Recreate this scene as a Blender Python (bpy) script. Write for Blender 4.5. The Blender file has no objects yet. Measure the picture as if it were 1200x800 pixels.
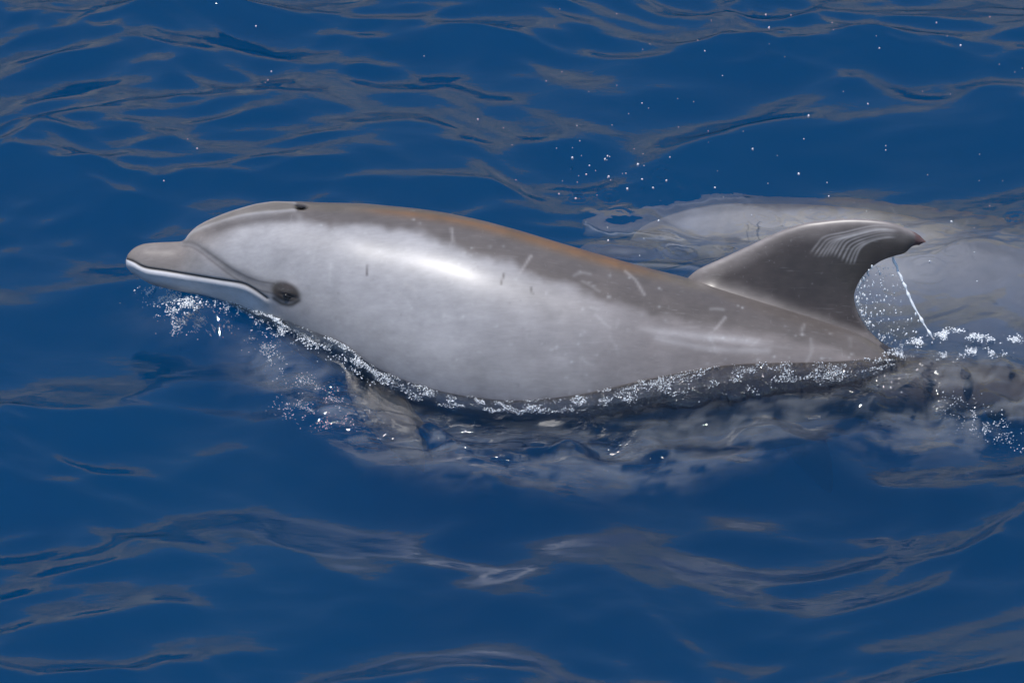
import bpy, math, random
import numpy as np
from mathutils import Vector, Matrix

rng = np.random.default_rng(7)
random.seed(7)
R = math.radians
scene = bpy.context.scene
col = scene.collection

# ------------------------------------------------------------------ camera
K = 0.00185            # metres per photograph pixel at the look point
D = 9.0                # camera distance from the look point on the water
ELEV = R(30)           # the lens looks down by this much
RIGHT = np.array([1.0, 0, 0])
UP = np.array([0, math.sin(ELEV), math.cos(ELEV)])
TOW = np.array([0, -math.cos(ELEV), math.sin(ELEV)])      # towards the camera
CAMPOS = TOW * D
cam = bpy.data.cameras.new('camera')
cam.sensor_width = 36.0
cam.lens = 18.0 / (600 * K / D)
cam.clip_start, cam.clip_end = 0.1, 3000
camo = bpy.data.objects.new('camera', cam); col.objects.link(camo)
M = Matrix(((RIGHT[0], UP[0], TOW[0], CAMPOS[0]), (RIGHT[1], UP[1], TOW[1], CAMPOS[1]),
            (RIGHT[2], UP[2], TOW[2], CAMPOS[2]), (0, 0, 0, 1)))
camo.matrix_world = M
scene.camera = camo

# ------------------------------------------------------------------ sky and sun
SUN_EL, SUN_AZ = R(78), R(205)      # azimuth: 180 = straight behind the camera
SUN_AZ = R(241)
sun_dir = np.array([math.sin(SUN_AZ) * math.cos(SUN_EL), math.cos(SUN_AZ) * math.cos(SUN_EL), math.sin(SUN_EL)])
world = bpy.data.worlds.new('World'); scene.world = world; world.use_nodes = True
nt = world.node_tree
sky = nt.nodes.new('ShaderNodeTexSky'); sky.sky_type = 'NISHITA'; sky.sun_disc = False
sky.sun_elevation = SUN_EL; sky.sun_rotation = SUN_AZ
sky.air_density = 1.0; sky.dust_density = 0.0; sky.ozone_density = 4.0
nt.links.new(sky.outputs[0], nt.nodes['Background'].inputs[0])
nt.nodes['Background'].inputs[1].default_value = 0.14
sl = bpy.data.lights.new('sun', 'SUN'); sl.energy = 4.0; sl.angle = R(0.5); sl.color = (1.0, 0.965, 0.92)
so = bpy.data.objects.new('sun', sl); col.objects.link(so)
so.rotation_euler = Vector(sun_dir).to_track_quat('Z', 'Y').to_euler()
scene.view_settings.view_transform = 'Standard'; scene.view_settings.look = 'None'
scene.view_settings.exposure = 0.0; scene.view_settings.gamma = 1.0
scene.cycles.use_denoising = True; scene.cycles.blur_glossy = 0.0
scene.cycles.use_light_tree = False; world.cycles.sampling_method = 'NONE'    # the sky has no hot spot; always sample the sun
scene.cycles.max_bounces = 6; scene.cycles.use_adaptive_sampling = True; scene.cycles.adaptive_threshold = 0.02; scene.cycles.volume_bounces = 2; scene.cycles.transparent_max_bounces = 12
scene.cycles.sample_clamp_indirect = 4.0
scene.cycles.caustics_refractive = True; scene.cycles.caustics_reflective = False

# ------------------------------------------------------------------ helpers
def P(px, py, w=0.0):
    """photograph pixel + metres towards the camera -> world point (arrays fine)"""
    px, py, w = np.broadcast_arrays(np.asarray(px, float), np.asarray(py, float), np.asarray(w, float))
    s = K * (D - w) / D
    return (RIGHT * ((px - 600) * s)[..., None] + UP * ((400 - py) * s)[..., None] + TOW * w[..., None])

def on_water(px, py, z=0.0):
    """point of the level z under that pixel"""
    d = P(px, py, 0.0) - CAMPOS
    t = (z - CAMPOS[2]) / d[..., 2]
    return CAMPOS + d * t[..., None]

def to_px(p):
    v = p - CAMPOS
    dep = -(v @ TOW)
    return 600 + (v @ RIGHT) / dep * D / K, 400 - (v @ UP) / dep * D / K

def curve(pts):
    """smooth monotone cubic through (x, y) pairs"""
    a = np.array(sorted(pts), float); x, y = a[:, 0], a[:, 1]
    h = np.diff(x); d = np.diff(y) / h
    m = np.zeros(len(x)); m[0], m[-1] = d[0], d[-1]
    for i in range(1, len(x) - 1):
        if d[i - 1] * d[i] > 0:
            w1, w2 = 2 * h[i] + h[i - 1], h[i] + 2 * h[i - 1]
            m[i] = (w1 + w2) / (w1 / d[i - 1] + w2 / d[i])
    def f(q):
        q = np.clip(np.asarray(q, float), x[0], x[-1])
        i = np.clip(np.searchsorted(x, q) - 1, 0, len(x) - 2)
        t = (q - x[i]) / h[i]
        return ((1 + 2 * t) * (1 - t) ** 2 * y[i] + t * (1 - t) ** 2 * h[i] * m[i]
                + t * t * (3 - 2 * t) * y[i + 1] + t * t * (t - 1) * h[i] * m[i + 1])
    return f

def sstep(a, b, x):
    t = np.clip((x - a) / (b - a), 0, 1)
    return t * t * (3 - 2 * t)

def dist_line(x, y, pts):
    """distance to a polyline and the fraction along it"""
    best = np.full(x.shape, 1e9); frac = np.zeros(x.shape)
    pts = np.array(pts, float); seg = np.hypot(*np.diff(pts, axis=0).T); cum = np.concatenate([[0], np.cumsum(seg)])
    for i in range(len(pts) - 1):
        ax, ay = pts[i]; bx, by = pts[i + 1]
        t = np.clip(((x - ax) * (bx - ax) + (y - ay) * (by - ay)) / seg[i] ** 2, 0, 1)
        d = np.hypot(x - ax - t * (bx - ax), y - ay - t * (by - ay))
        m = d < best
        best = np.where(m, d, best); frac = np.where(m, (cum[i] + t * seg[i]) / cum[-1], frac)
    return best, frac

def dense(pts, n=60):
    """smooth polyline through points (Catmull-Rom)"""
    p = np.array(pts, float); p = np.vstack([2 * p[0] - p[1], p, 2 * p[-1] - p[-2]])
    out = []
    for i in range(1, len(p) - 2):
        for t in np.linspace(0, 1, max(3, n // (len(p) - 3)), endpoint=False):
            out.append(0.5 * (2 * p[i] + (p[i + 1] - p[i - 1]) * t + (2 * p[i - 1] - 5 * p[i] + 4 * p[i + 1] - p[i + 2]) * t * t
                              + (3 * p[i] - p[i - 1] - 3 * p[i + 1] + p[i + 2]) * t ** 3))
    out.append(p[-2])
    return np.array(out)

def vnoise(p, seed=0):
    """smooth value noise of 2-D or 3-D points"""
    p = np.asarray(p, float)
    i = np.floor(p).astype(np.int64); f = p - i; f = f * f * (3 - 2 * f)
    n = p.shape[-1]; out = np.zeros(p.shape[:-1])
    for c in range(2 ** n):
        w = np.ones(p.shape[:-1]); h = np.full(p.shape[:-1], seed * 7919 + 13, dtype=np.int64)
        for k in range(n):
            b = (c >> k) & 1
            w = w * (f[..., k] if b else 1 - f[..., k])
            h = (h ^ ((i[..., k] + b) * (374761393, 668265263, 2147483647)[k])) * 1274126177 & 0x7fffffff
            h = h ^ (h >> 13)
        out += w * ((h & 0xffff) / 65535.0)
    return out

def fbm(p, oct=4, seed=0, gain=0.5):
    a, s, o, tot = 1.0, 1.0, 0, 0
    for k in range(oct):
        o = o + a * vnoise(p * s, seed + k * 17); tot += a; a *= gain; s *= 2.03
    return o / tot

def grid_faces(nu, nv, wrap_v=False, off=0):
    i, j = np.meshgrid(np.arange(nu - 1), np.arange(nv if wrap_v else nv - 1), indexing='ij')
    j2 = (j + 1) % nv
    return (np.stack([i * nv + j, (i + 1) * nv + j, (i + 1) * nv + j2, i * nv + j2], -1).reshape(-1, 4) + off)

def mesh_np(name, v, quads=None, tris=None, smooth=True):
    me = bpy.data.meshes.new(name)
    nq = 0 if quads is None else len(quads); ntr = 0 if tris is None else len(tris)
    me.vertices.add(len(v)); me.vertices.foreach_set('co', np.asarray(v, np.float32).ravel())
    loops = np.concatenate([a.ravel() for a in (quads, tris) if a is not None]).astype(np.int32)
    me.loops.add(len(loops)); me.loops.foreach_set('vertex_index', loops)
    me.polygons.add(nq + ntr)
    starts = np.concatenate([np.arange(nq) * 4, nq * 4 + np.arange(ntr) * 3]).astype(np.int32)
    me.polygons.foreach_set('loop_start', starts)
    me.polygons.foreach_set('use_smooth', np.full(nq + ntr, smooth))
    me.update(calc_edges=True); me.validate()
    return me

def link(name, me, mat=None, parent=None):
    o = bpy.data.objects.new(name, me); col.objects.link(o)
    if mat: me.materials.append(mat)
    if parent: o.parent = parent
    return o

def tag(o, label=None, cat=None, group=None, kind=None):
    for k, v in (('label', label), ('category', cat), ('group', group), ('kind', kind)):
        if v: o[k] = v
    return o

def set_color(me, name, rgb):
    at = me.color_attributes.new(name, 'FLOAT_COLOR', 'POINT')
    a = np.ones((len(me.vertices), 4), np.float32); a[:, :3] = rgb
    at.data.foreach_set('color', a.ravel())

def set_float(me, name, val):
    at = me.attributes.new(name, 'FLOAT', 'POINT'); at.data.foreach_set('value', np.asarray(val, np.float32).ravel())

# ------------------------------------------------------------------ materials
def new_mat(name):
    m = bpy.data.materials.new(name); m.use_nodes = True
    t = m.node_tree; t.nodes.clear()
    out = t.nodes.new('ShaderNodeOutputMaterial')
    def N(kind, **kw):
        n = t.nodes.new('ShaderNode' + kind)
        for k, v in kw.items():
            if k.startswith('in_'):
                key = k[3:]
                n.inputs[int(key) if key.isdigit() else key.replace('_', ' ')].default_value = v
            else: setattr(n, k, v)
        return n
    return m, t, out, N, t.links.new

def water_material(name, ripple=0.2, rough=0.013, body=(0.0, 0.34, 0.735), density=0.65, through=0.45):
    m, t, out, N, L = new_mat(name)
    tc = N('TexCoord')
    mp = N('Mapping'); mp.inputs['Scale'].default_value = (22, 48, 30); L(tc.outputs['Object'], mp.inputs[0])
    n1 = N('TexNoise', in_Scale=1.0, in_Detail=4.0, in_Roughness=0.55); L(mp.outputs[0], n1.inputs['Vector'])
    b1 = N('Bump', in_Strength=ripple, in_Distance=0.004); L(n1.outputs[0], b1.inputs['Height'])
    mp2 = N('Mapping'); mp2.inputs['Scale'].default_value = (70, 150, 90); L(tc.outputs['Object'], mp2.inputs[0])
    n2 = N('TexNoise', in_Scale=1.0, in_Detail=2.0); L(mp2.outputs[0], n2.inputs['Vector'])
    b2 = N('Bump', in_Strength=ripple * 0.7, in_Distance=0.0012); L(n2.outputs[0], b2.inputs['Height']); L(b1.outputs[0], b2.inputs['Normal'])
    ch = N('Attribute', attribute_name='churn')
    mp3 = N('Mapping'); mp3.inputs['Scale'].default_value = (38, 75, 40); L(tc.outputs['Object'], mp3.inputs[0])
    n3 = N('TexNoise', in_Scale=1.0, in_Detail=2.0); L(mp3.outputs[0], n3.inputs['Vector'])
    b3 = N('Bump', in_Distance=0.022); L(n3.outputs[0], b3.inputs['Height']); L(b2.outputs[0], b3.inputs['Normal']); L(ch.outputs['Fac'], b3.inputs['Strength'])
    nrm = b3.outputs[0]
    fr = N('Fresnel', in_IOR=1.62); L(nrm, fr.inputs['Normal'])
    rr = N('MapRange', in_3=rough, in_4=0.09); L(ch.outputs['Fac'], rr.inputs[0])
    gl = N('BsdfGlossy', in_Roughness=rough); L(nrm, gl.inputs['Normal']); L(rr.outputs[0], gl.inputs['Roughness'])
    rf = N('BsdfRefraction', in_IOR=1.16, in_Roughness=0.0); L(nrm, rf.inputs['Normal'])
    tr = N('BsdfTransparent')
    mrt = N('MixShader', in_0=through); L(rf.outputs[0], mrt.inputs[1]); L(tr.outputs[0], mrt.inputs[2])
    ms = N('MixShader'); L(fr.outputs[0], ms.inputs[0]); L(mrt.outputs[0], ms.inputs[1]); L(gl.outputs[0], ms.inputs[2])
    L(ms.outputs[0], out.inputs['Surface'])
    if density:
        vs = N('VolumeScatter', in_Density=density); vs.inputs['Color'].default_value = (*body, 1)
        va = N('VolumeAbsorption', in_Density=density); va.inputs['Color'].default_value = (*body, 1)
        ad = N('AddShader'); L(vs.outputs[0], ad.inputs[0]); L(va.outputs[0], ad.inputs[1]); L(ad.outputs[0], out.inputs['Volume'])
    return m

def skin_material():
    m, t, out, N, L = new_mat('wet_dolphin_skin')
    at = N('VertexColor', layer_name='skin')
    tc = N('TexCoord')
    n1 = N('TexNoise', in_Scale=9.0, in_Detail=6.0, in_Roughness=0.6); L(tc.outputs['Object'], n1.inputs['Vector'])
    mp = N('Mapping'); mp.inputs['Scale'].default_value = (30, 160, 160); L(tc.outputs['Object'], mp.inputs[0])
    n2 = N('TexNoise', in_Scale=1.0, in_Detail=5.0, in_Roughness=0.65); L(mp.outputs[0], n2.inputs['Vector'])
    r1 = N('MapRange', in_3=0.84, in_4=1.16, in_1=0.3, in_2=0.7); L(n1.outputs[0], r1.inputs[0])
    r2 = N('MapRange', in_3=0.94, in_4=1.06, in_1=0.3, in_2=0.7); L(n2.outputs[0], r2.inputs[0])
    mu = N('Math', operation='MULTIPLY'); L(r1.outputs[0], mu.inputs[0]); L(r2.outputs[0], mu.inputs[1])
    sc = N('VectorMath', operation='SCALE'); L(at.outputs[0], sc.inputs[0]); L(mu.outputs[0], sc.inputs['Scale'])
    # fine scuffs: hair-thin pale streaks along the body and tiny flecks
    mp3 = N('Mapping'); mp3.inputs['Scale'].default_value = (7, 190, 190); mp3.inputs['Rotation'].default_value = (0, R(9), 0); L(tc.outputs['Object'], mp3.inputs[0])
    n3 = N('TexNoise', in_Scale=1.0, in_Detail=3.0, in_Roughness=0.6); L(mp3.outputs[0], n3.inputs['Vector'])
    r3 = N('MapRange', in_1=0.60, in_2=0.76, in_3=0.0, in_4=0.11); L(n3.outputs[0], r3.inputs[0])
    mp4 = N('Mapping'); mp4.inputs['Scale'].default_value = (120, 14, 70); mp4.inputs['Rotation'].default_value = (0, R(35), R(20)); L(tc.outputs['Object'], mp4.inputs[0])
    n4 = N('TexNoise', in_Scale=1.0, in_Detail=2.0, in_Roughness=0.5); L(mp4.outputs[0], n4.inputs['Vector'])
    r4 = N('MapRange', in_1=0.68, in_2=0.80, in_3=0.0, in_4=0.09); L(n4.outputs[0], r4.inputs[0])
    vo = N('TexVoronoi', in_Scale=75.0, in_Randomness=1.0); L(tc.outputs['Object'], vo.inputs['Vector'])
    r5 = N('MapRange', in_1=0.14, in_2=0.05, in_3=0.0, in_4=0.20); L(vo.outputs['Distance'], r5.inputs[0])
    sp = N('Math', operation='MULTIPLY'); vg = N('MapRange', in_1=.52, in_2=.64); L(n1.outputs[0], vg.inputs[0]); L(vg.outputs[0], sp.inputs[0]); L(r5.outputs[0], sp.inputs[1])
    m1 = N('Math', operation='MAXIMUM'); L(r3.outputs[0], m1.inputs[0]); L(r4.outputs[0], m1.inputs[1])
    m2 = N('Math', operation='MAXIMUM'); L(m1.outputs[0], m2.inputs[0]); L(sp.outputs[0], m2.inputs[1])
    mx = N('MixRGB'); L(m2.outputs[0], mx.inputs[0]); L(sc.outputs[0], mx.inputs[1]); mx.inputs[2].default_value = (.55, .53, .53, 1)
    sc = mx
    bs = N('BsdfPrincipled', in_IOR=1.4, in_Coat_Weight=0.45, in_Coat_Roughness=0.3, in_Coat_IOR=1.35)
    wa = N('Attribute', attribute_name='wet'); wm = N('Math', operation='MULTIPLY', in_1=0.5); L(wa.outputs['Fac'], wm.inputs[0]); L(wm.outputs[0], bs.inputs['Coat Weight'])
    ws = N('MapRange', in_3=0.15, in_4=0.5); L(wa.outputs['Fac'], ws.inputs[0]); L(ws.outputs[0], bs.inputs['Specular IOR Level'])
    L(sc.outputs[0], bs.inputs['Base Color'])
    rr = N('MapRange', in_3=0.34, in_4=0.52); L(n1.outputs[0], rr.inputs[0]); L(rr.outputs[0], bs.inputs['Roughness'])
    b = N('Bump', in_Strength=0.05, in_Distance=0.002); L(n2.outputs[0], b.inputs['Height']); L(b.outputs[0], bs.inputs['Normal'])
    L(bs.outputs[0], out.inputs['Surface'])
    return m

def simple_mat(name, color, rough=0.4, **kw):
    m, t, out, N, L = new_mat(name)
    bs = N('BsdfPrincipled', in_Roughness=rough); bs.inputs['Base Color'].default_value = (*color, 1)
    tc = N('TexCoord'); n = N('TexNoise', in_Scale=kw.pop('scale', 60.0), in_Detail=3.0); L(tc.outputs['Object'], n.inputs['Vector'])
    r = N('MapRange', in_3=0.8, in_4=1.2); L(n.outputs[0], r.inputs[0])
    sc = N('VectorMath', operation='SCALE'); sc.inputs[0].default_value = color; L(r.outputs[0], sc.inputs['Scale']); L(sc.outputs[0], bs.inputs['Base Color'])
    for k, v in kw.items(): bs.inputs[k.replace('_', ' ')].default_value = v
    L(bs.outputs[0], out.inputs['Surface'])
    return m

M_SKIN = skin_material()
M_WATER = water_material('sea_water')

# ------------------------------------------------------------------ the dolphin's body lines, in photograph pixels
TOP = curve([(147.5, 306), (148.5, 301), (151, 296.5), (156, 291.5), (162, 288), (170, 285.5), (187, 284), (205, 283.3), (213, 282), (217, 278.5),
             (222, 273), (232, 265), (255, 254), (280, 245), (305, 238.5), (327, 236), (345, 236), (370, 237), (420, 238.3), (455, 241), (505, 246.5),
             (555, 256), (605, 269), (655, 284), (710, 300), (760, 314), (800, 324), (855, 340), (910, 356), (960, 372), (1005, 389), (1053, 414),
             (1100, 421), (1200, 431), (1350, 455), (1500, 495), (1600, 518)])
BOT = curve([(147.5, 307), (148.5, 312), (151, 316.5), (156, 321), (162, 324.5), (168, 328), (177, 333), (200, 339), (240, 348), (280, 364), (310, 384),
             (345, 410), (400, 448), (460, 490), (560, 532), (640, 543), (720, 545), (800, 540), (900, 527), (1053, 502), (1200, 503), (1350, 512),
             (1500, 522), (1600, 526)])
HALFW = curve([(147.5, 1), (148.5, 7), (151, 12), (156, 16), (165, 20), (187, 24), (205, 27), (215, 30), (225, 37), (240, 47), (260, 56), (290, 68),
               (338, 88), (420, 109), (500, 119), (580, 124), (680, 121), (780, 104), (900, 80), (1053, 52), (1200, 34), (1350, 22), (1500, 16), (1600, 6)])
WC = curve([(147, -60), (300, -52), (420, -32), (560, -8), (700, 3), (850, 8), (1050, 22), (1200, 34), (1600, 50)])      # depth of the axis, pixels
DORS = curve([(147, 72), (350, 68), (600, 74), (800, 80), (1050, 84), (1600, 88)])                        # where the spine sits, degrees up from the lens
CAPE = curve([(147, 200), (222, 262), (300, 254), (345, 256), (400, 262), (460, 268), (520, 284), (580, 306), (640, 330), (700, 352), (760, 368), (840, 384),
              (920, 396), (1050, 430), (1600, 500)])
MOUTH = dense([(149, 303), (157, 306.5), (170, 313.5), (195, 317.5), (225, 322.5), (255, 327.5), (282, 332), (296, 338), (313, 349.5)], 60)
STRIPE = dense([(214, 284), (228, 287), (250, 303), (275, 321), (300, 333), (325, 338)], 50)
STRIPE_UP = dense([(217, 279), (226, 272), (250, 263), (290, 252), (345, 247)], 40)

def paint(x, y, top, bot, wide, fine):
    """skin colour (linear) at side-view pixel x, y; stays with the animal"""
    n = wide
    cape = sstep(8, -8, y - CAPE(x) - (n - 0.5) * 26)
    cap_c = np.array([0.118, 0.100, 0.092]); fl = np.array([0.335, 0.32, 0.325]); bel = np.array([0.36, 0.335, 0.335])
    k = sstep(0.35, 0.8, (y - top) / np.maximum(bot - top, 1))[:, None]
    c = fl * (1 - k) + bel * k
    rear = sstep(480, 860, x + (n - .5) * 80)[:, None]
    c = c * (1 - rear) + np.array([0.20, 0.172, 0.163]) * rear
    c = c * (1 - cape[:, None]) + cap_c * cape[:, None]
    def lay(c, col, a): return c * (1 - a[:, None]) + np.array(col) * a[:, None]
    # brown spine ridge
    r = np.exp(-((y - top - 4) / 7.0) ** 2) * sstep(400, 470, x) * sstep(800, 720, x)
    c = lay(c, (0.20, 0.098, 0.052), r * 0.9 * (0.6 + 0.6 * fine))
    # beak: brownish upper, pale lower lip
    mp = np.interp(x, MOUTH[:, 0], MOUTH[:, 1])
    beak = sstep(262, 205, x + (y - 300) * 0.9)
    c = lay(c, (0.235, 0.205, 0.19), beak * sstep(1.5, -1.5, y - mp))
    low = sstep(330, 290, x) * sstep(-1, 2, y - mp)
    c = lay(c, (0.56, 0.55, 0.57), low)
    c = lay(c, (0.30, 0.28, 0.28), low * sstep(10, 20, y - mp) * sstep(250, 180, x))
    # bridle stripes, with a shadow gradient painted below the upper pale line
    d, f = dist_line(x, y, STRIPE)
    c = lay(c, (0.21, 0.195, 0.195), np.exp(-(d / (5.5 + 4 * f)) ** 2) * .95)
    for o in (-6, 5):
        d2, f2 = dist_line(x, y + o * (0.5 + 0.5 * (x - 214) / 100), STRIPE)
        c = lay(c, (0.10, 0.09, 0.09), np.exp(-(d2 / 1.2) ** 2) * .6)
    d, f = dist_line(x, y, STRIPE_UP)
    c = lay(c, (0.44, 0.42, 0.42), np.exp(-(d / 2.2) ** 2) * .7)
    d, f = dist_line(x, y + 6, STRIPE_UP)
    c = lay(c, (0.19, 0.17, 0.165), np.exp(-(d / 4) ** 2) * .6)
    d, f = dist_line(x, y - 7, STRIPE_UP)
    c = lay(c, (0.12, 0.105, 0.10), np.exp(-(d / 6.5) ** 2) * .9 * sstep(.1, .35, f))
    # eye patch
    e = ((x - 335) * .93 + (y - 342) * .37, -(x - 335) * .37 + (y - 342) * .93)
    c = lay(c, (0.052, 0.040, 0.034), sstep(1.3, .75, np.hypot(e[0] / 17, e[1] / 11)))
    d, f = dist_line(x, y, dense([(321, 349), (330, 355), (341, 357), (350, 352)], 20))
    c = lay(c, (0.03, 0.025, 0.022), np.exp(-(d / 2.6) ** 2) * .85)
    # mouth line
    d, f = dist_line(x, y, MOUTH)
    c = lay(c, (0.03, 0.026, 0.026), np.exp(-(d / 1.3) ** 2))
    # blowhole
    c = lay(c, (0.02, 0.017, 0.016), sstep(1.2, .7, np.hypot((x - 353) / 8, (y - 243) / 3.2)))
    # pale brush strokes low on the flank behind the ribs
    d, f = dist_line(x, y, dense([(740, 384), (800, 392), (860, 398), (915, 404)], 30))
    c = lay(c, (0.40, 0.37, 0.365), np.exp(-(d / 5) ** 2) * .65 * sstep(0, .2, f) * sstep(1, .75, f))
    d, f = dist_line(x, y, dense([(770, 396), (830, 408), (900, 411)], 30))
    c = lay(c, (0.36, 0.335, 0.33), np.exp(-(d / 4) ** 2) * .5)
    # scratches and nicks
    rs = np.random.default_rng(3)
    for i in range(38):
        sx = rs.uniform(370, 1000); tp = TOP(sx); sy = tp + (BOT(sx) - tp) * rs.uniform(.08, .62)
        a = rs.normal(0.2, .45) if rs.random() < .6 else rs.normal(1.5, .4); ln = rs.uniform(4, 30); bend = rs.normal(0, .06) * ln
        q = dense([(sx, sy), (sx + ln * .5 * math.cos(a) - bend * math.sin(a), sy + ln * .5 * math.sin(a) + bend * math.cos(a)),
                   (sx + ln * math.cos(a), sy + ln * math.sin(a))], 8)
        m = (np.abs(x - sx) < 40) & (np.abs(y - sy) < 40)
        if not m.any(): continue
        d, f = dist_line(x[m], y[m], q)
        am = np.exp(-(d / rs.uniform(1.5, 2.0)) ** 2) * rs.uniform(.05, .2)
        c[m] = lay(c[m], (0.52, 0.50, 0.49), am)
    for sx, sy, ex, ey in ((591, 320, 587, 333), (622, 337, 624, 344), (431, 310, 430, 322)):
        d, f = dist_line(x, y, [(sx, sy), (ex, ey)])
        c = lay(c, (0.06, 0.05, 0.05), np.exp(-(d / 1.2) ** 2) * .8)
    for pts in ([(529, 268), (531, 282)], [(622, 300), (608, 322)], [(475, 332), (486, 341)], [(733, 318), (745, 328), (755, 345)], [(850, 372), (838, 386)]):
        d, f = dist_line(x, y, pts)
        c = lay(c, (0.40, 0.37, 0.36), np.exp(-(d / 1.8) ** 2) * .4)
    for i in range(170):
        sx = rs.uniform(360, 1000); tp = TOP(sx); sy = tp + (BOT(sx) - tp) * rs.uniform(.05, .7)
        m = (np.abs(x - sx) < 8) & (np.abs(y - sy) < 8)
        am = np.exp(-(((x[m] - sx) ** 2 + (y[m] - sy) ** 2) / rs.uniform(1.5, 4))) * rs.uniform(.08, .4)
        c[m] = lay(c[m], (0.55, 0.54, 0.54) if rs.random() < .75 else (0.09, 0.08, 0.08), am)
    return np.clip(c * (0.88 + 0.24 * fine)[:, None], 0.01, 0.9)

def body_parts():
    """vertices (world), quads, colours for trunk, dorsal fin, flippers, flukes as one animal"""
    V, F, C = [], [], []
    n0 = 0
    # --- trunk
    xs = np.concatenate([147.5 + 14 * np.linspace(0, 1, 22) ** 2.0, np.arange(163, 400, 1.7), np.arange(400, 1060, 2.5), np.arange(1062, 1600, 9), [1600]])
    nt_ = 400
    th = np.linspace(0, 2 * math.pi, nt_, endpoint=False)
    X, T = np.meshgrid(xs, th, indexing='ij')
    top, bot, hw, wc = TOP(X), BOT(X), HALFW(X), WC(X)
    dors = np.radians(DORS(X))
    yc, a = (top + bot) / 2, (bot - top) / 2
    def section(T):
        s, c_ = np.sin(T), np.cos(T)
        # fuller flanks, slightly keeled back
        e = 0.93
        return yc - a * np.sign(s) * np.abs(s) ** e, wc + hw * np.sign(c_) * np.abs(c_) ** e
    Y, W = section(T)
    # feature coordinate: mirrored to the near side about the spine
    Tm = (T - dors + math.pi) % (2 * math.pi) - math.pi     # angle from the spine, + = far side
    Tn = dors - np.abs(Tm)
    YF, _ = section(Tn)
    x, yf = X.ravel(), YF.ravel()
    Pn = np.stack([x / 42, yf / 42], -1)
    wide = fbm(Pn, 4, 1); fine = fbm(Pn * np.array([3.5, 7]), 4, 9)
    C.append(paint(x, yf, top.ravel(), bot.ravel(), wide, fine))
    # relief: pixels pushed along the section normal
    dsp = np.zeros(x.shape)
    d, f = dist_line(x, yf, MOUTH); dsp -= 2.0 * np.exp(-(d / 1.6) ** 2)
    mp = np.interp(x, MOUTH[:, 0], MOUTH[:, 1]); dsp += 1.8 * np.exp(-((yf - mp - 5) / 4) ** 2) * sstep(330, 290, x)
    d, f = dist_line(x, yf, STRIPE); dsp -= 2.2 * np.exp(-(d / 5) ** 2) * (1 - f) ** .5
    d, f = dist_line(x, yf, STRIPE_UP); dsp += 1.2 * np.exp(-(d / 3) ** 2)
    dsp += 3.5 * np.exp(-(((x - 334) / 15) ** 2 + ((yf - 342) / 9) ** 2))
    dsp -= 2.0 * np.exp(-(((x - 337) / 9) ** 2 + ((yf - 346 - (x - 337) * .3) / 2.0) ** 2))
    dsp -= 5.0 * np.exp(-(((x - 353) / 7) ** 2 + ((yf - 243) / 2.6) ** 2))
    dsp += 1.3 * np.exp(-(((x - 353) / 12) ** 2 + ((yf - 243) / 6) ** 2))
    dsp = dsp.reshape(X.shape)
    Y = Y - dsp * np.sin(T); W = W + dsp * np.cos(T)
    v = P(X, Y, W * K)
    V.append(v.reshape(-1, 3)); F.append(grid_faces(len(xs), nt_, True)); n0 += v.reshape(-1, 3).shape[0]
    # --- dorsal fin: ribs from the leading to the trailing edge
    lead = dense([(803, 352), (801, 334), (816, 317), (850, 301), (880, 287), (912, 272), (940, 262.5), (962, 259), (990, 256.5), (1016, 257), (1040, 260),
                  (1060, 266.5), (1075, 274), (1084, 282)], 400)
    trail = dense([(1075, 450), (1056, 418), (1032, 400), (1016, 384), (1006, 367), (1001, 350), (1003, 338), (1010, 325), (1021, 313.5), (1034, 305), (1048, 300),
                   (1060, 296.5), (1069, 289), (1081, 286)], 400)
    def resample(p, n):
        s = np.concatenate([[0], np.cumsum(np.hypot(*np.diff(p, axis=0).T))]); s /= s[-1]
        t = np.linspace(0, 1, n)
        return np.stack([np.interp(t, s, p[:, 0]), np.interp(t, s, p[:, 1])], -1)
    nh, nc = 150, 140
    le, tr = resample(lead, nh), resample(trail, nh)
    u = 0.5 - 0.5 * np.cos(np.linspace(0, math.pi, nc))
    uu = np.concatenate([u, u[::-1][1:-1]]); side = np.concatenate([np.ones(nc), -np.ones(nc - 2)])
    H, U = np.meshgrid(np.linspace(0, 1, nh), uu, indexing='ij'); S = np.broadcast_to(side, H.shape)
    fx = le[:, None, 0] * (1 - U) + tr[:, None, 0] * U; fy = le[:, None, 1] * (1 - U) + tr[:, None, 1] * U
    rise = np.maximum(TOP(fx) - fy, -20)                     # pixels above the body line
    prof = (np.sqrt(np.clip(U, 0, 1)) * (1 - U) ** 0.9) * 2.0
    thick = prof * (15 * (1 - H) ** 0.8 + 3.0) + sstep(0.0, .12, U) * sstep(1.0, .9, U) * 13 * np.exp(-np.maximum(rise + 12, 0) / 11.0)
    base_w = WC(fx) + 0.16 * (rise + 60) * 0 + np.maximum(rise, -20) * 0.14 + 6
    wv = base_w + S * thick
    # ragged tip
    rag = (vnoise(np.stack([fx / 3.0, fy / 3.0], -1), 5) - .5) * 5 * sstep(.93, .99, H)
    v = P(fx + rag, fy + rag * .6, wv * K).reshape(-1, 3)
    x, y = fx.ravel(), fy.ravel(); rs_ = rise.ravel()
    fine = fbm(np.stack([x / 9, y / 6], -1), 4, 21); wide = fbm(np.stack([x / 40, y / 40], -1), 3, 5)
    def lay(c, col, al): return c * (1 - al[:, None]) + np.array(col) * al[:, None]
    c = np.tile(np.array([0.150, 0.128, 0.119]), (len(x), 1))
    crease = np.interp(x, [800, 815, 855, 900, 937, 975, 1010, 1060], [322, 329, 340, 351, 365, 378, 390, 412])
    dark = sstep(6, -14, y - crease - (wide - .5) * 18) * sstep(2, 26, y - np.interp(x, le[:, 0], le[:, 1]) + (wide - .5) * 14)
    c = lay(c, (0.044, 0.034, 0.030), dark * .95)
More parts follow.
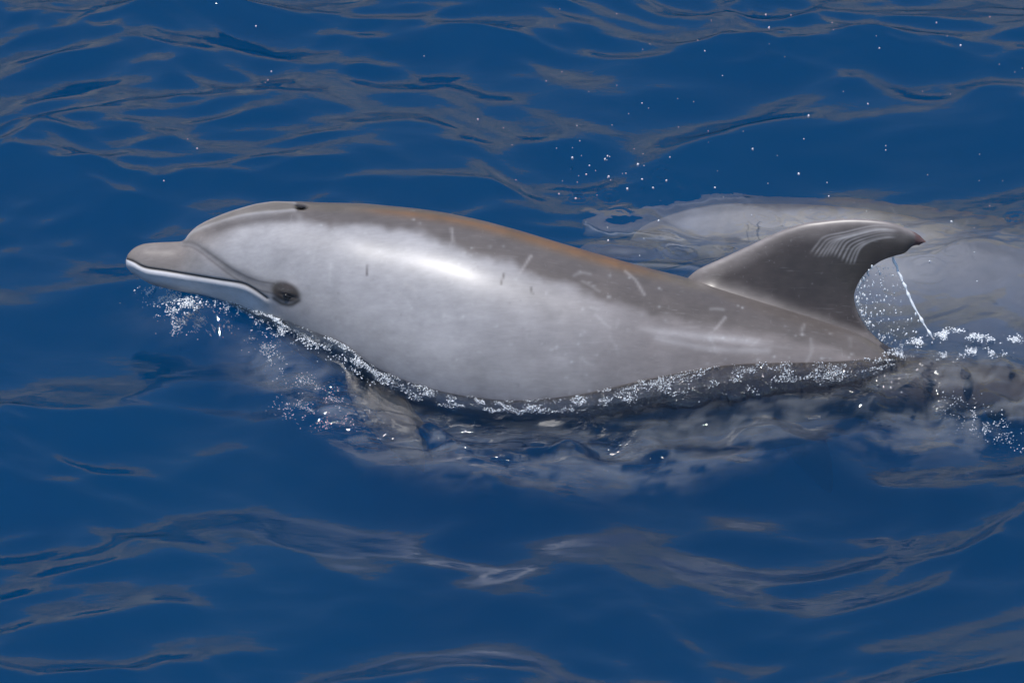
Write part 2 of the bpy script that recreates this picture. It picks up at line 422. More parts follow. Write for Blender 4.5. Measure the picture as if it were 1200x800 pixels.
    c = lay(c, (0.24, 0.21, 0.205), sstep(9, 1, y - np.interp(x, le[:, 0], le[:, 1])) * .75 * sstep(800, 830, x))
    near_trail = sstep(16, 0, np.abs(U.ravel() - 1) * 120)
    c = lay(c, (0.13, 0.112, 0.108), near_trail * sstep(340, 372, y) * .8)
    o_ = np.array([(948, 299), (957, 287), (967, 277), (990, 272), (1025, 264.5), (1056, 267)]); i_ = np.array([(1000, 310), (1004, 298), (1009, 289), (1020, 282), (1037, 277.5), (1052, 277)])
    for i in range(12):                                      # tooth-rake arcs
        q = i / 11
        arc = dense(o_ * (1 - q) + i_ * q + np.array([0, 2.5 * math.sin(q * 9)]), 40)
        d, f = dist_line(x, y, arc)
        c = lay(c, (0.40, 0.37, 0.36), np.exp(-(d / 1.05) ** 2) * (.62 - .3 * f) * sstep(0, .1, f) * sstep(1, .8, f) * (.5 + .9 * wide))
    c = lay(c, (0.12, 0.06, 0.055), sstep(.945, .965, H.ravel() + (fine - .5) * .04) * .9)
    c = c * (0.82 + 0.36 * fine)[:, None]
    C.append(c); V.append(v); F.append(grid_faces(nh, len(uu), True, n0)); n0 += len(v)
    # --- flippers (near one shows through the water) and flukes: lofted paddles
    def paddle(root_a, root_b, tip, sweep, thick, nrm, colr, n=60, m=28, tip_c=.12):
        nonlocal n0
        root_a, root_b, tip, sweep, nrm = [np.array(q, float) for q in (root_a, root_b, tip, sweep, nrm)]
        t = np.linspace(0, 1, n)[:, None]; uu = np.linspace(0, 2 * math.pi, m, endpoint=False)
        mid = (root_a + root_b) / 2; half = (root_b - root_a) / 2
        cen = mid * (1 - t) + tip * t + sweep * (4 * t * (1 - t))
        wdt = np.sqrt(np.clip(1 - t ** 2.6, 0, 1)) * (1 + .35 * np.sin(t * math.pi)) * (1 - .45 * t)
        pts = (cen[:, None, :] + half * (wdt[:, :, None] * np.cos(uu)[None, :, None])
               + nrm * thick * ((wdt * (1 - .6 * t))[:, :, None] * np.sin(uu)[None, :, None]))
        pts = pts.reshape(-1, 3); V.append(pts); F.append(grid_faces(n, m, True, n0)); n0 += len(pts)
        fn = fbm(pts * 60, 3, 4)
        C.append(np.array(colr) * (0.85 + .3 * fn)[:, None])
    paddle(P(404, 440, .07), P(470, 458, .09), P(494, 552, .085), P(440, 520, .19) - P(443, 512, .16), .016, TOW, (0.40, 0.36, 0.33))
    paddle(P(404, 452, -.26), P(470, 470, -.28), P(505, 540, -.48), P(440, 520, -.2) - P(443, 512, -.2), .016, UP, (0.20, 0.18, 0.17))
    tail = P(1575, 512, 50 * K)
    for s in (-1, 1):
        paddle(tail + np.array([-.14, 0, .0]), tail + np.array([.10, 0, 0]), tail + np.array([.16, s * .30, -.02]), np.array([-.04, s * .02, 0]), .018,
               np.array([0, 0, 1.0]), (0.10, 0.09, 0.085))
    return np.vstack(V), np.vstack(F), np.vstack(C)

bv, bf, bc = body_parts()
body_me = mesh_np('dolphin', bv, bf)
set_color(body_me, 'skin', bc)
qx, qy = to_px(bv)
set_float(body_me, 'wet', np.clip(.15 + .85 * sstep(215, 330, qx), 0, 1))
dolphin = link('dolphin', body_me, M_SKIN)
tag(dolphin, 'grey dolphin surfacing with pale flank, closed beak and nicked dorsal fin in the air', 'dolphin', 'dolphins swimming together')

# ------------------------------------------------------------------ water surface
BAND = curve([(170, 0), (268, 3), (300, 8), (350, 12), (420, 18), (480, 20), (560, 18), (640, 20), (720, 28), (800, 36), (860, 38), (930, 30), (1000, 24), (1055, 10)])
def waterline():
    """where the photograph shows water meeting skin: world points on the flank"""
    wl = dense([(177, 335), (210, 340), (250, 346), (280, 357), (320, 371), (345, 380), (400, 402), (430, 424), (470, 444), (520, 459), (560, 466), (600, 469),
                (650, 466), (700, 458), (750, 446), (800, 436), (850, 428), (900, 425), (960, 424), (1050, 419)], 200)
    x, y = wl[:, 0], wl[:, 1]
    y0 = y; y = y + 0.6 * BAND(x)
    yc, a = (TOP(x) + BOT(x)) / 2, (BOT(x) - TOP(x)) / 2
    s = np.clip((yc - y) / a, -.97, .97)
    s_ = np.sign(s) * np.abs(s) ** (1 / .93)
    w = WC(x) + HALFW(x) * np.cos(np.arcsin(s_)) ** .93
    s0 = np.clip((yc - y0) / a, -.97, .97); s0 = np.sign(s0) * np.abs(s0) ** (1 / .93)
    return wl, P(x, y, w * K), P(x, y0, (WC(x) + HALFW(x) * np.cos(np.arcsin(s0)) ** .93) * K)
wl_px, wl_w, wl_skin = waterline()

def axis_spacing(lo, hi, step, far, grow):
    a = np.arange(lo, hi + step / 2, step)
    def tail():
        out, d, p = [], step, 0.0
        while p < far:
            d *= grow; p += d; out.append(p)
        return np.array(out)
    t = tail()
    return np.concatenate([a[0] - t[::-1], a, a[-1] + t])
gx = axis_spacing(-1.5, 1.5, 0.0055, 420, 1.085)
gy = axis_spacing(-1.7, 2.1, 0.0065, 420, 1.085)
spx, spy = np.gradient(gx), np.gradient(gy)
GX, GY = np.meshgrid(gx, gy, indexing='ij')
SP = np.maximum(spx[:, None], spy[None, :])

def waves(GX, GY, SP):
    rw = np.random.default_rng(21)
    z = np.zeros(GX.shape); ox = np.zeros(GX.shape); oy = np.zeros(GX.shape)
    # slow warp so the crests are never straight
    wx = GX + 0.10 * np.sin(GY * 3.1 + 1.0) + 0.05 * np.sin(GX * 4.3 + GY * 6.1)
    wy = GY + 0.07 * np.sin(GX * 2.7 + .4) + 0.04 * np.sin(GX * 6.7 - GY * 2.2 + 2)
    bands = ((1.9, .05, 5, .5), (.95, .08, 9, .55), (.55, .115, 14, .6), (.33, .12, 18, .6), (.2, .10, 22, .6), (.11, .062, 26, .7), (.065, .026, 24, .8))
    gust = 0.45 + 1.1 * sstep(.3, .7, fbm(np.stack([GX * 1.1 + 3, GY * 1.9 + 5], -1), 3, 77))
    for lam0, slope, n, spread in bands:
        g = gust if lam0 < .25 else 1.0
        for i in range(n):
            lam = lam0 * math.exp(rw.normal(0, .22)); k = 2 * math.pi / lam
            a = rw.normal(math.pi / 2 + .18, spread); ph = rw.uniform(0, 2 * math.pi)
            amp = slope * math.sqrt(2.0 / n) / k
            fade = g * sstep(2.5, 5.0, lam / SP)
            arg = k * (wx * math.cos(a) + wy * math.sin(a)) + ph
            z += fade * amp * np.sin(arg)
            q = 0.8 * fade * amp
            ox += q * math.cos(a) * np.cos(arg); oy += q * math.sin(a) * np.cos(arg)
    return z, ox, oy
wz, wox, woy = waves(GX, GY, SP)

# calmer right at the animal, then the water it pushes about
xl = wl_w[:, 0]; order = np.argsort(xl)
ywl = np.interp(GX, xl[order], wl_w[order, 1]); zwl = np.interp(GX, xl[order], wl_w[order, 2])
inx = sstep(xl.min() - .05, xl.min() + .12, GX) * sstep(xl.max() + .08, xl.max() - .05, GX)
d_front = ywl - GY                                   # metres from the flank towards the camera
near = np.exp(-(np.maximum(d_front, -.0) / .11) ** 2) * np.exp(-(np.minimum(d_front, 0) / .5) ** 2) * inx
z = wz * (1 - .85 * near) + zwl * near
# tail stock running just under a bulge of water
tx, ty = GX, GY
txc = np.array([1030, 1050, 1080, 1150, 1250, 1400, 1600.]); tp = P(txc, TOP(txc) + 4, (WC(txc) + 8) * K)
yt = np.interp(GX, tp[:, 0], tp[:, 1]); zt = np.interp(GX, tp[:, 0], tp[:, 2])
tin = sstep(tp[0, 0], tp[2, 0], GX) * sstep(2.2, 1.3, GX)
tn = np.where(GY > yt, np.exp(-((GY - yt) / .07) ** 2), np.exp(-((GY - yt) / .17) ** 2)) * tin
z = z * (1 - .75 * tn) + (zt + .030) * tn
# churned ripples in the wake on the near side
def ripples(GX, GY, lams, slope, seed, spread=1.3):
    rw = np.random.default_rng(seed); z = 0
    for lam in lams:
        k = 2 * math.pi / lam; a = rw.normal(math.pi / 2, spread); ph = rw.uniform(0, 6.28)
        z = z + slope / k * math.sqrt(2 / len(lams)) * np.sin(k * (GX * math.cos(a) + GY * math.sin(a)) + ph + 1.5 * np.sin(GX * 9 + ph) * np.sin(GY * 11))
    return z
fine_zone = (np.abs(GX) < 1.6) & (np.abs(GY) < 2.2)
wake = np.zeros(GX.shape)
px_, py_ = to_px(np.stack([GX, GY, np.zeros_like(GX)], -1).reshape(-1, 3)); px_ = px_.reshape(GX.shape); py_ = py_.reshape(GX.shape)
wy_ = np.interp(px_, [250, 330, 420, 520, 620, 760, 900, 1010], [400, 440, 490, 515, 520, 515, 500, 480])
wh_ = np.interp(px_, [250, 330, 420, 620, 760, 900, 1010], [16, 30, 44, 40, 38, 28, 16])
wake = np.exp(-((py_ - wy_) / wh_) ** 2) * sstep(240, 330, px_) * sstep(1020, 900, px_) * fine_zone
z += wake * ripples(GX, GY, [.26, .21, .17, .14, .115, .09, .075, .06], .19, 5)
# a low shoulder of pushed water running along the flank: its far face leans away from the lens
crest = np.interp(px_, [230, 300, 400, 480, 600, 700, 800, 900, 1000, 1080], [432, 476, 531, 562, 578, 571, 557, 538, 519, 500])
dpx = (crest - py_) * K / math.sin(ELEV)
sh = np.where(dpx > 0, np.exp(-(dpx / .24) ** 2), np.exp(-(dpx / .11) ** 2)) * sstep(240, 400, px_) * sstep(1080, 900, px_) * fine_zone
z += .026 * sh * (.75 + .5 * fbm(np.stack([GX * 5, GY * 4], -1), 3, 31))
core = wake * sstep(.44, .62, fbm(np.stack([GX * 7, GY * 9], -1), 3, 91)) * (0.35 + 0.65 * np.exp(-((px_ - 545) / 120) ** 2))
z += core * ripples(GX, GY, [.13, .11, .09, .075, .062, .05, .04], .60, 15, .7)
tw = np.exp(-((py_ - 464) / 40) ** 2) * sstep(900, 1060, px_) * fine_zone * sstep(1700, 1300, px_)
z += tw * ripples(GX, GY, [.11, .09, .075, .06, .05, .04, .033], .44, 9, 1.0)
mz = sstep(660, 740, px_) * sstep(200, 222, py_) * sstep(385, 340, py_) * fine_zone * (.5 + fbm(np.stack([GX * 6, GY * 6], -1), 2, 71))
z += mz * ripples(GX, GY, [.11, .085, .07, .055, .045, .038, .032, .028], .11, 33, 1.2)
# rings where drops have just fallen
rings = [(685, 231, 11, 1.0), (721, 228, 13, 1.0), (781, 211, 13, 1.1), (806, 219, 9, .8), (853, 217, 10, .8), (873, 216, 8, .6), (900, 226, 19, 1.2), (800, 284, 20, .9), (852, 278, 6, 1.0),
         (984, 233, 9, 1.0), (1008, 238, 11, 1.0), (1111, 312, 22, .8), (1082, 327, 26, .7), (957, 222, 24, .6), (870, 235, 7, .7), (950, 246, 10, .6), (1045, 250, 12, .7), (735, 250, 14, .5), (1185, 240, 14, .8)]
for rx, ry, rr, st in rings:
    c = on_water(rx, ry, 0.0); rad = rr * K
    d = np.hypot(GX - c[0], GY - c[1])
    m = d < rad * 2.2
    z[m] += st * .0042 * np.sin(d[m] / rad * 2 * math.pi * 1.7) * np.exp(-((d[m] - rad * .75) / (rad * .6)) ** 2)
calm = 1 - .0 * z
wv = np.stack([GX + wox * (1 - near) * (1 - wake), GY + woy * (1 - near) * (1 - wake), z], -1).reshape(-1, 3)
nx_, ny_ = len(gx), len(gy)
rim = np.concatenate([np.arange(nx_) * ny_, (nx_ - 1) * ny_ + np.arange(1, ny_), (np.arange(nx_ - 1)[::-1]) * ny_ + ny_ - 1, np.arange(1, ny_ - 1)[::-1]])
low = wv[rim].copy(); low[:, 2] = -12.0
nb = len(wv); ring = np.arange(len(rim)); nxt = (ring + 1) % len(rim)
skirt = np.stack([rim, nb + ring, nb + nxt, rim[nxt]], -1)
ctr = np.array([[0, 0, -12.0]])
base = np.stack([nb + ring, np.full(len(ring), nb + len(rim)), nb + nxt], -1)
water_me = mesh_np('water', np.vstack([wv, low, ctr]), np.vstack([grid_faces(nx_, ny_), skirt]), base)
spk = sstep(.46, .62, fbm(np.stack([GX * 13 + 2, GY * 16], -1), 3, 191))
churn = np.clip(wake * np.exp(-((px_ - 540) / 190) ** 2) * spk * 1.2 + np.clip(tw, 0, 1) * spk * .8, 0, 1)
set_float(water_me, 'churn', np.concatenate([churn.ravel(), np.zeros(len(low) + 1)]))
water = link('water', water_me, M_WATER)
tag(water, 'deep blue rippled sea with grey reflections', kind='structure')

# milky veil of fine bubbles just under the surface beside and behind the animal
def veil():
    st = 2
    I = np.arange(0, len(gx), st); J = np.arange(0, len(gy), st)
    fy = wv.reshape(len(gx), len(gy), 3)[np.ix_(I, J)]; qx, qy = px_[np.ix_(I, J)], py_[np.ix_(I, J)]
    g1 = fbm(np.stack([(qx + 1.6 * qy) / 70, (qy - .1 * qx) / 15], -1), 5, 101); g2 = fbm(np.stack([qx / 16, qy / 7], -1), 4, 111)
    cen = np.interp(qx, [250, 330, 420, 520, 620, 760, 900, 1010], [398, 440, 490, 520, 528, 520, 503, 480])
    wid = np.interp(qx, [250, 330, 420, 620, 760, 900, 1010], [16, 36, 50, 46, 44, 34, 26])
    m = np.exp(-((qy - cen) / wid) ** 4) * sstep(230, 330, qx) * sstep(1040, 880, qx) * .75
    m = np.maximum(m, np.exp(-((qy - 478) / 46) ** 4) * sstep(930, 1080, qx) * sstep(1600, 1200, qx) * .9)
    m = np.maximum(m, np.exp(-((qx - 225) / 55) ** 2 - ((qy - 362) / 24) ** 2) * .35)
    m = np.maximum(m, np.exp(-((qx - 350) / 70) ** 2 - ((qy - 430) / 40) ** 2) * .4)
    a = .40 * m * sstep(.45, .58, g1 * .72 + g2 * .28 + .04 * m) * (.5 + g2)
    on = a > .004
    f = grid_faces(len(I), len(J)); f = f[on.ravel()[f].any(1)]
    ids, inv = np.unique(f, return_inverse=True)
    me = mesh_np('bubble_veil', fy.reshape(-1, 3)[ids] - np.array([0, 0, .007]), inv.reshape(-1, 4))
    set_float(me, 'foam', a.ravel()[ids])
    mt, t, out, N, L = new_mat('bubble_veil')
    at = N('Attribute', attribute_name='foam'); tr = N('BsdfTransparent'); df = N('BsdfDiffuse'); df.inputs[0].default_value = (.80, .82, .82, 1)
    tc = N('TexCoord'); mp = N('Mapping'); mp.inputs['Scale'].default_value = (14, 45, 20); L(tc.outputs['Object'], mp.inputs[0])
    n = N('TexNoise', in_Scale=1.0, in_Detail=6.0); L(mp.outputs[0], n.inputs['Vector'])
    r = N('MapRange', in_1=.35, in_2=.7, in_3=.4, in_4=.85); L(n.outputs[0], r.inputs[0])
    mu = N('Math', operation='MULTIPLY'); L(at.outputs['Fac'], mu.inputs[0]); L(r.outputs[0], mu.inputs[1])
    ms = N('MixShader'); L(mu.outputs[0], ms.inputs[0]); L(tr.outputs[0], ms.inputs[1]); L(df.outputs[0], ms.inputs[2]); L(ms.outputs[0], out.inputs['Surface'])
    return link('bubble_veil', me, mt)
tag(veil(), 'milky veil of fine bubbles stirred up under the surface along the dolphin', kind='stuff')

# ------------------------------------------------------------------ droplets, foam and films thrown up by the animal
def ico():
    p = (1 + 5 ** .5) / 2
    v = np.array([(-1, p, 0), (1, p, 0), (-1, -p, 0), (1, -p, 0), (0, -1, p), (0, 1, p), (0, -1, -p), (0, 1, -p), (p, 0, -1), (p, 0, 1), (-p, 0, -1), (-p, 0, 1)], float)
    f = [(0, 11, 5), (0, 5, 1), (0, 1, 7), (0, 7, 10), (0, 10, 11), (1, 5, 9), (5, 11, 4), (11, 10, 2), (10, 7, 6), (7, 1, 8), (3, 9, 4), (3, 4, 2), (3, 2, 6), (3, 6, 8), (3, 8, 9),
         (4, 9, 5), (2, 4, 11), (6, 2, 10), (8, 6, 7), (9, 8, 1)]
    v /= np.linalg.norm(v, axis=1)[:, None]
    v = list(map(tuple, v)); cache = {}; out = []
    def mid(a, b):
        k = (min(a, b), max(a, b))
        if k not in cache:
            m = np.array(v[a]) + np.array(v[b]); m /= np.linalg.norm(m); v.append(tuple(m)); cache[k] = len(v) - 1
        return cache[k]
    for a, b, c in f:
        ab, bc_, ca = mid(a, b), mid(b, c), mid(c, a); out += [(a, ab, ca), (b, bc_, ab), (c, ca, bc_), (ab, bc_, ca)]
    return np.array(v), np.array(out)
ICO_V, ICO_F = ico()
def blobs(name, centres, radii, mat, stretch=None, seed=0):
    """drops and bubbles: lumpy little spheres in one mesh"""
    rb = np.random.default_rng(seed); n = len(centres)
    lump = 1 + rb.normal(0, .16, (n, len(ICO_V), 1))
    sc = np.ones((n, 1, 3)) if stretch is None else np.asarray(stretch)[:, None, :]
    v = centres[:, None, :] + ICO_V[None] * lump * sc * np.asarray(radii)[:, None, None]
    f = ICO_F[None] + (np.arange(n) * len(ICO_V))[:, None, None]
    return link(name, mesh_np(name, v.reshape(-1, 3), None, f.reshape(-1, 3)), mat)

def surf_z(x, y):
    """height of the water sheet"""
    i = np.clip(np.searchsorted(gx, x), 1, len(gx) - 1); j = np.clip(np.searchsorted(gy, y), 1, len(gy) - 1)
    return z[i, j]

def foam_mat():
    m, t, out, N, L = new_mat('foam_and_drops')
    gl = N('BsdfGlass', in_IOR=1.33, in_Roughness=.05)
    df = N('BsdfPrincipled', in_Roughness=.25); df.inputs['Base Color'].default_value = (.88, .9, .92, 1)
    tc = N('TexCoord'); n = N('TexNoise', in_Scale=180.0, in_Detail=2.0); L(tc.outputs['Object'], n.inputs['Vector'])
    r = N('MapRange', in_1=.35, in_2=.65, in_3=.75, in_4=1.0); L(n.outputs[0], r.inputs[0])
    ms = N('MixShader'); L(r.outputs[0], ms.inputs[0]); L(gl.outputs[0], ms.inputs[1]); L(df.outputs[0], ms.inputs[2])
    L(ms.outputs[0], out.inputs['Surface'])
    return m
M_FOAM = foam_mat()
M_FILM = water_material('water_film', ripple=.3, rough=.06, density=0, through=.4)

def scatter_px(n, poly, spread, seed, clump=1.0):
    """n photo pixels scattered about a polyline, in clumps"""
    rs = np.random.default_rng(seed); p = dense(poly, 60)
    out = np.zeros((0, 2))
    while len(out) < n:
        q = p[rs.integers(0, len(p), 4 * n)] + rs.normal(0, 1, (4 * n, 2)) * np.asarray(spread)
        keep = vnoise(q / (7.0 * clump), seed) > rs.uniform(.35, .8, len(q))
        out = np.vstack([out, q[keep]])
    return out[:n]
def foam(name, sets, label, seed, lift=.004):
    cs, rad = [], []
    rs = np.random.default_rng(seed)
    for n, poly, spread, (r0, r1), zoff in sets:
        q = scatter_px(n, poly, spread, seed + len(cs))
        c = on_water(q[:, 0], q[:, 1], 0.0)
        for _ in range(8):
            zz = surf_z(c[:, 0], c[:, 1]) + zoff
            d = c - CAMPOS; c = CAMPOS + d * ((zz - CAMPOS[2]) / d[:, 2])[:, None]
        c[:, 2] += rs.uniform(0, 1, n) ** 2 * lift
        cs.append(c); rad.append(r0 + (r1 - r0) * rs.uniform(0, 1, n) ** 2.5)
    o = blobs(name, np.vstack(cs), np.concatenate(rad), M_FOAM, seed=seed)
    return tag(o, label, kind='stuff')
foam('bow_foam', [(840, [(185, 345), (205, 352), (225, 366), (245, 384)], (14, 7), (0.00060, 0.00230), .002),
                  (320, [(190, 352), (215, 380), (200, 392)], (9, 6), (0.00052, 0.00144), .002),
                  (520, [(255, 352), (285, 366), (320, 380), (350, 394)], (12, 5), (0.00052, 0.00173), .004),
                  (1800, [(330, 384), (370, 396), (400, 408), (440, 432), (480, 450)], (13, 6), (0.00052, 0.00187), .006),
                  (460, [(300, 395), (330, 425), (365, 455), (400, 470)], (8, 6), (0.00045, 0.00130), .001),
                  (240, [(335, 470), (370, 488), (395, 500)], (18, 6), (0.00045, 0.00115), .001)],
     'white foam and bubbles churned up below the beak and throat of the surfacing dolphin', 31)
foam('splash', [(840, [(1056, 410), (1080, 400), (1105, 393), (1120, 390), (1150, 396), (1195, 398)], (5, 2.4), (0.00060, 0.00216), .002),
                (400, [(1105, 418), (1140, 412), (1172, 416)], (7, 2.2), (0.00052, 0.00173), .002),
                (520, [(965, 424), (1000, 422), (1035, 418), (1060, 414)], (8, 3), (0.00052, 0.00173), .006),
                (320, [(1125, 470), (1140, 490), (1160, 505), (1195, 512)], (14, 8), (0.00052, 0.00144), .002)],
     'white splash of drops where water falls behind the dorsal fin', 57)

# drops in the air
rs = np.random.default_rng(11)
dp = np.vstack([np.stack([rs.uniform(640, 1200, 70), rs.uniform(5, 330, 70)], -1),
                [(318, 84), (314, 94), (311, 97), (220, 163), (231, 174), (192, 212), (709, 187), (712, 183), (698, 200), (871, 154), (882, 175), (942, 163), (1038, 171), (1038, 176), (1087, 205),
                 (1148, 181), (1160, 20), (760, 127), (826, 60), (936, 204), (781, 212), (900, 215), (1175, 212), (1115, 260), (497, 66), (560, 140), (590, 150), (600, 170), (640, 95), (300, 31)],
                np.stack([rs.normal(720, 60, 25), rs.normal(200, 35, 25)], -1)])
hgt = rs.uniform(.01, .16, len(dp))
pc = on_water(dp[:, 0], dp[:, 1], 0.0); dd = pc - CAMPOS; pc = CAMPOS + dd * ((hgt - CAMPOS[2]) / dd[:, 2])[:, None]
rd = .0008 + .0020 * rs.uniform(0, 1, len(dp)) ** 3
st = np.ones((len(dp), 3)); st[:, 2] = rs.uniform(1.0, 1.7, len(dp))
tag(blobs('spray', pc, rd, M_FOAM, st, 4), 'scattered drops of spray flying above the sea behind the dolphin', kind='stuff')

# water pouring off the hooked fin tip
def tube_mesh(path, rad, m=10):
    path = np.asarray(path); n = len(path)
    tan = np.gradient(path, axis=0); tan /= np.linalg.norm(tan, axis=1)[:, None]
    a = np.cross(tan, TOW); a /= np.linalg.norm(a, axis=1)[:, None]; b = np.cross(tan, a)
    t = np.linspace(0, 2 * math.pi, m, endpoint=False)
    v = path[:, None] + np.asarray(rad)[:, None, None] * (np.cos(t)[None, :, None] * a[:, None] + np.sin(t)[None, :, None] * b[:, None])
    return v.reshape(-1, 3), grid_faces(n, m, True)
sp = dense([(1046, 301), (1052, 316), (1060, 334), (1072, 360), (1084, 382), (1095, 398)], 120)
wfin = (WC(1040.0) + 8) * K
path = P(sp[:, 0] + 1.5 * (vnoise(np.stack([sp[:, 1] / 6, sp[:, 1] * 0], -1), 3) - .5), sp[:, 1], wfin)
rad_ = K * (0.7 + 1.5 * vnoise(np.stack([sp[:, 1] / 5, sp[:, 1] * 0 + 4], -1), 8))
tv, tf = tube_mesh(path, rad_)
# drops and streaks of the broken sheet hanging behind the fin
q = []
while len(q) < 330:
    u_, h_ = rs.uniform(0, 1) ** 2.2, rs.uniform(0, 1)
    y_ = 312 + 96 * h_
    xl_ = np.interp(y_, [300, 313, 325, 338, 350, 367, 384, 400, 414], [1036, 1021, 1011, 1005, 1003, 1008, 1018, 1034, 1056]); xr_ = np.interp(y_, sp[:, 1], sp[:, 0])
    q.append((xl_ + (xr_ - xl_) * u_, y_))
q = np.array(q)
qc = P(q[:, 0], q[:, 1], wfin + rs.normal(0, .01, len(q)))
qs = np.ones((len(q), 3)); qs[:, 2] = rs.uniform(1, 3.2, len(q))
stream = link('falling_water', mesh_np('falling_water', tv, tf), M_FOAM)
tag(stream, 'thin stream of water running off the hooked tip of the dorsal fin', kind='stuff')
drops = blobs('falling_drops', qc, .0006 + .0016 * rs.uniform(0, 1, len(q)) ** 2, M_FOAM, qs, 6)
tag(drops, 'sheet of small drops falling behind the trailing edge of the dorsal fin', kind='stuff')

# thin rippling sheet of water drawn up along the flank
def film():
    n, m = 1500, 34
    t = np.linspace(0, 1, n); sel = (wl_px[:, 0] > 268)
    wp, ww = wl_px[sel], wl_skin[sel]; ss = np.linspace(0, 1, len(wp))
    px = np.interp(t, ss, wp[:, 0]); py = np.interp(t, ss, wp[:, 1])
    up_ = np.stack([np.interp(t, ss, ww[:, k]) for k in range(3)], -1)
    bw = BAND(px)
    bw = bw * (.8 + .4 * fbm(np.stack([px / 22, px * 0], -1), 3, 4))
    lo = on_water(px, py + bw, 0.0)
    for _ in range(3):
        d = lo - CAMPOS; lo = CAMPOS + d * ((surf_z(lo[:, 0], lo[:, 1]) + .0015 - CAMPOS[2]) / d[:, 2])[:, None]
    s = np.linspace(0, 1, m)[None, :, None]
    v = up_[:, None] * (1 - s) + lo[:, None] * s
    v = v + TOW * (.004 + .012 * np.sin(s * math.pi)) * np.clip(bw / 20, .3, 1.2)[:, None, None]
    q = np.stack([px[:, None] / 4.0 + 0 * s[..., 0], (py[:, None] + bw[:, None] * s[..., 0]) / 2.8], -1)
    bump = (fbm(q, 3, 15, .6) - .5) * .015 + (fbm(q * .3, 2, 18) - .5) * .007
    edge = np.sin(np.clip(s[..., 0], 0, 1) * math.pi) ** .35
    v = v + (TOW * .8 + UP * .5) * (bump * edge)[..., None]
    v[:, 0] -= TOW * .004; v[:, -1] -= np.array([0, 0, .004])
    global FILM_V; FILM_V = v.copy()
    return mesh_np('water_film', v.reshape(-1, 3), grid_faces(n, m)[:, ::-1])
tag(link('water_film', film(), M_FILM), 'glittering thin sheet of water sliding along the dolphin flank at the waterline', kind='stuff')

rf_ = np.random.default_rng(77)  # white beads added as sun sparkle on the film, partly foam
fi = rf_.integers(0, FILM_V.shape[0], 26000); fj = (rf_.beta(1.2, 1.5, 26000) * (FILM_V.shape[1] - 1)).astype(int)
keep = vnoise(np.stack([fi / 26.0, fj / 7.0], -1), 3) > rf_.uniform(.42, .9, 26000)
fc = FILM_V[fi[keep], fj[keep]] + TOW * .002 + rf_.normal(0, .001, (keep.sum(), 3))
tag(blobs('glitter_drops', fc, .0004 + .0010 * rf_.uniform(0, 1, len(fc)) ** 3, M_FOAM, seed=8), 'tiny white droplets, foam and added stand-ins for sun sparkle, along the waterline of the surfacing dolphin', kind='stuff')

# ------------------------------------------------------------------ eyes and the second animal
def on_skin(x, y, out=0.0):
    yc, a = (TOP(x) + BOT(x)) / 2, (BOT(x) - TOP(x)) / 2
    s_ = (yc - y) / a; s_ = np.sign(s_) * abs(s_) ** (1 / .93)
    return P(x, y, (WC(x) + HALFW(x) * math.cos(math.asin(s_)) ** .93 + out) * K)
def lens(name, x, y, out, tilt, rx, ry, rz):
    """small flattened bead set into the skin"""
    c = on_skin(float(x), float(y), out)
    ex = RIGHT * math.cos(tilt) - UP * math.sin(tilt); ey = UP * math.cos(tilt) + RIGHT * math.sin(tilt)
    v = c + (ICO_V @ np.stack([ex * rx, ey * ry, TOW * rz])) * K
    return mesh_np(name, v, None, ICO_F)
M_EYE = simple_mat('dark_wet_eye', (.012, .009, .008), .08)
eye = link('eye', lens('eye', 338, 347, .4, .3, 7.5, 2.8, 2.4), M_EYE, dolphin); tag(eye, 'dark half-closed eye')
hole = link('blowhole', lens('blowhole', 354, 243.5, -9.0, .05, 6.0, 1.9, 6.0), M_EYE, dolphin); tag(hole, 'dark blowhole on top of the head')

tip = P(147.5, 306.5, WC(147.5) * K)
mate = dolphin.copy(); col.objects.link(mate)
mate.data = body_me.copy(); at_ = mate.data.color_attributes['skin']                 # same skin, colours lightened to brighten it in the dim water
pc_ = np.ones((len(bv), 4), np.float32); pc_[:, :3] = np.clip(bc * 1.5 + .09, 0, .8); at_.data.foreach_set('color', pc_.ravel())
goal = on_water(682, 238, 0.0) + np.array([-.01, .17, -.235])
rot = Matrix.Rotation(R(4.5), 4, 'Y') @ Matrix.Rotation(R(3), 4, 'Z') @ Matrix.Rotation(R(-18), 4, 'X')
mate.matrix_world = Matrix.Translation(Vector(goal)) @ rot @ Matrix.Translation(Vector(-tip))
mate['label'] = 'pale grey dolphin swimming wholly under the surface behind the other one'
for part in (eye, hole):
    c2 = part.copy(); col.objects.link(c2); c2.parent = mate

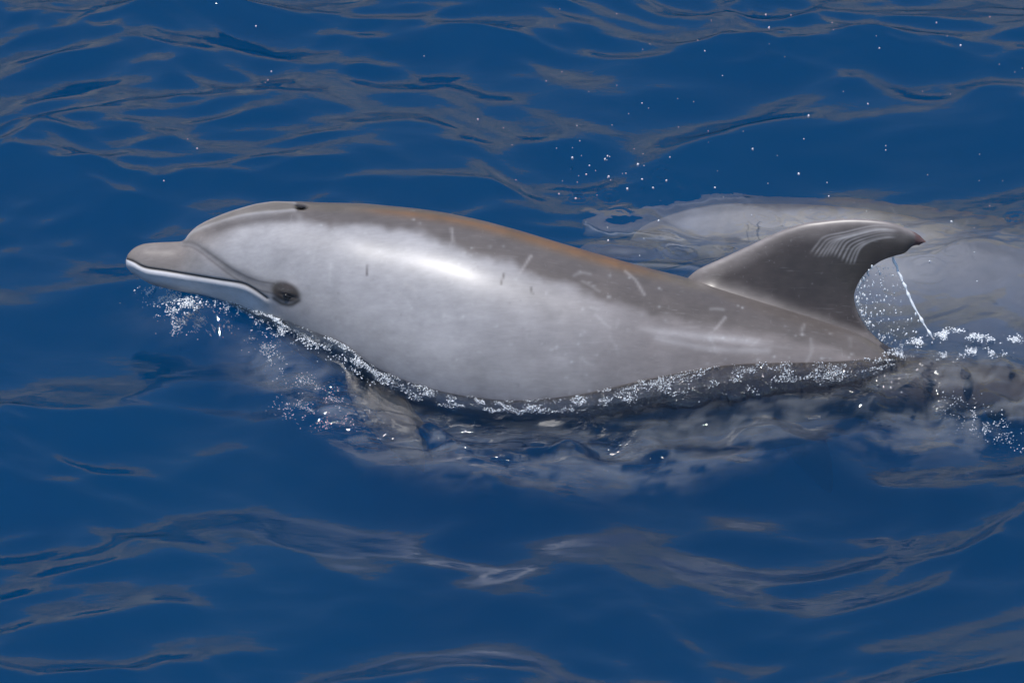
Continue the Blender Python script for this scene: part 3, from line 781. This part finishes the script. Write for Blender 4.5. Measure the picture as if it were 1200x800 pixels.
# the dark deep below
sb = mesh_np('seabed', np.array([[-450, -450, -14], [450, -450, -14], [450, 450, -14], [-450, 450, -14]], float), np.array([[0, 1, 2, 3]]))
tag(link('seabed', sb, simple_mat('deep_blue_gloom', (0.004, 0.014, 0.03), .9)), 'dark sea floor far below', kind='structure')

# ------------------------------------------------------------------ the sea cliff that the ripples mirror
def cliff():
    nx, nz = 520, 90
    X = np.linspace(-330, 330, nx); tz = np.linspace(0, 1, nz)
    U, Tz = np.meshgrid(X, tz, indexing='ij')
    hgt = 52 + 20 * fbm(np.stack([X / 38, X * 0 + .3], -1), 5, 40) + 6 * fbm(np.stack([X / 7, X * 0], -1), 3, 44)
    Z = -3 + Tz * (hgt[:, None] + 3)
    Yb = 118 + 18 * fbm(np.stack([U / 45, Z / 60], -1), 4, 50) + 9 * fbm(np.stack([U / 9, Z / 22], -1), 4, 60) + 3 * fbm(np.stack([U / 3, Z / 3.5], -1), 4, 66)
    Yb = Yb - np.sqrt(np.abs(U)) * 1.2 + Tz * 50 - 30
    front = np.stack([U, Yb, Z], -1)
    back = front[:, -1:, :] + np.array([0, 70, 4.0])
    v = np.concatenate([front, back, back - np.array([0, 0, 70.0])], 1)
    return mesh_np('cliff', v.reshape(-1, 3), grid_faces(nx, nz + 2), smooth=False)
def cliff_mat():
    m, t, out, N, L = new_mat('cliff_rock')
    tc = N('TexCoord')
    mp = N('Mapping'); mp.inputs['Scale'].default_value = (.16, .16, .5); L(tc.outputs['Object'], mp.inputs[0])
    n = N('TexNoise', in_Scale=1.0, in_Detail=8.0, in_Roughness=.65); L(mp.outputs[0], n.inputs['Vector'])
    r = N('ValToRGB'); L(n.outputs[0], r.inputs[0])
    e = r.color_ramp.elements; e[0].position, e[0].color = .4, (.07, .06, .04, 1); e[1].position, e[1].color = .62, (.68, .58, .33, 1)
    bs = N('BsdfPrincipled', in_Roughness=.95); L(r.outputs[0], bs.inputs['Base Color'])
    b = N('Bump', in_Strength=.8, in_Distance=1.0); L(n.outputs[0], b.inputs['Height']); L(b.outputs[0], bs.inputs['Normal'])
    L(bs.outputs[0], out.inputs['Surface'])
    return m
tag(link('cliff', cliff(), cliff_mat()), 'grey brown rocky sea cliff across the water', kind='structure')
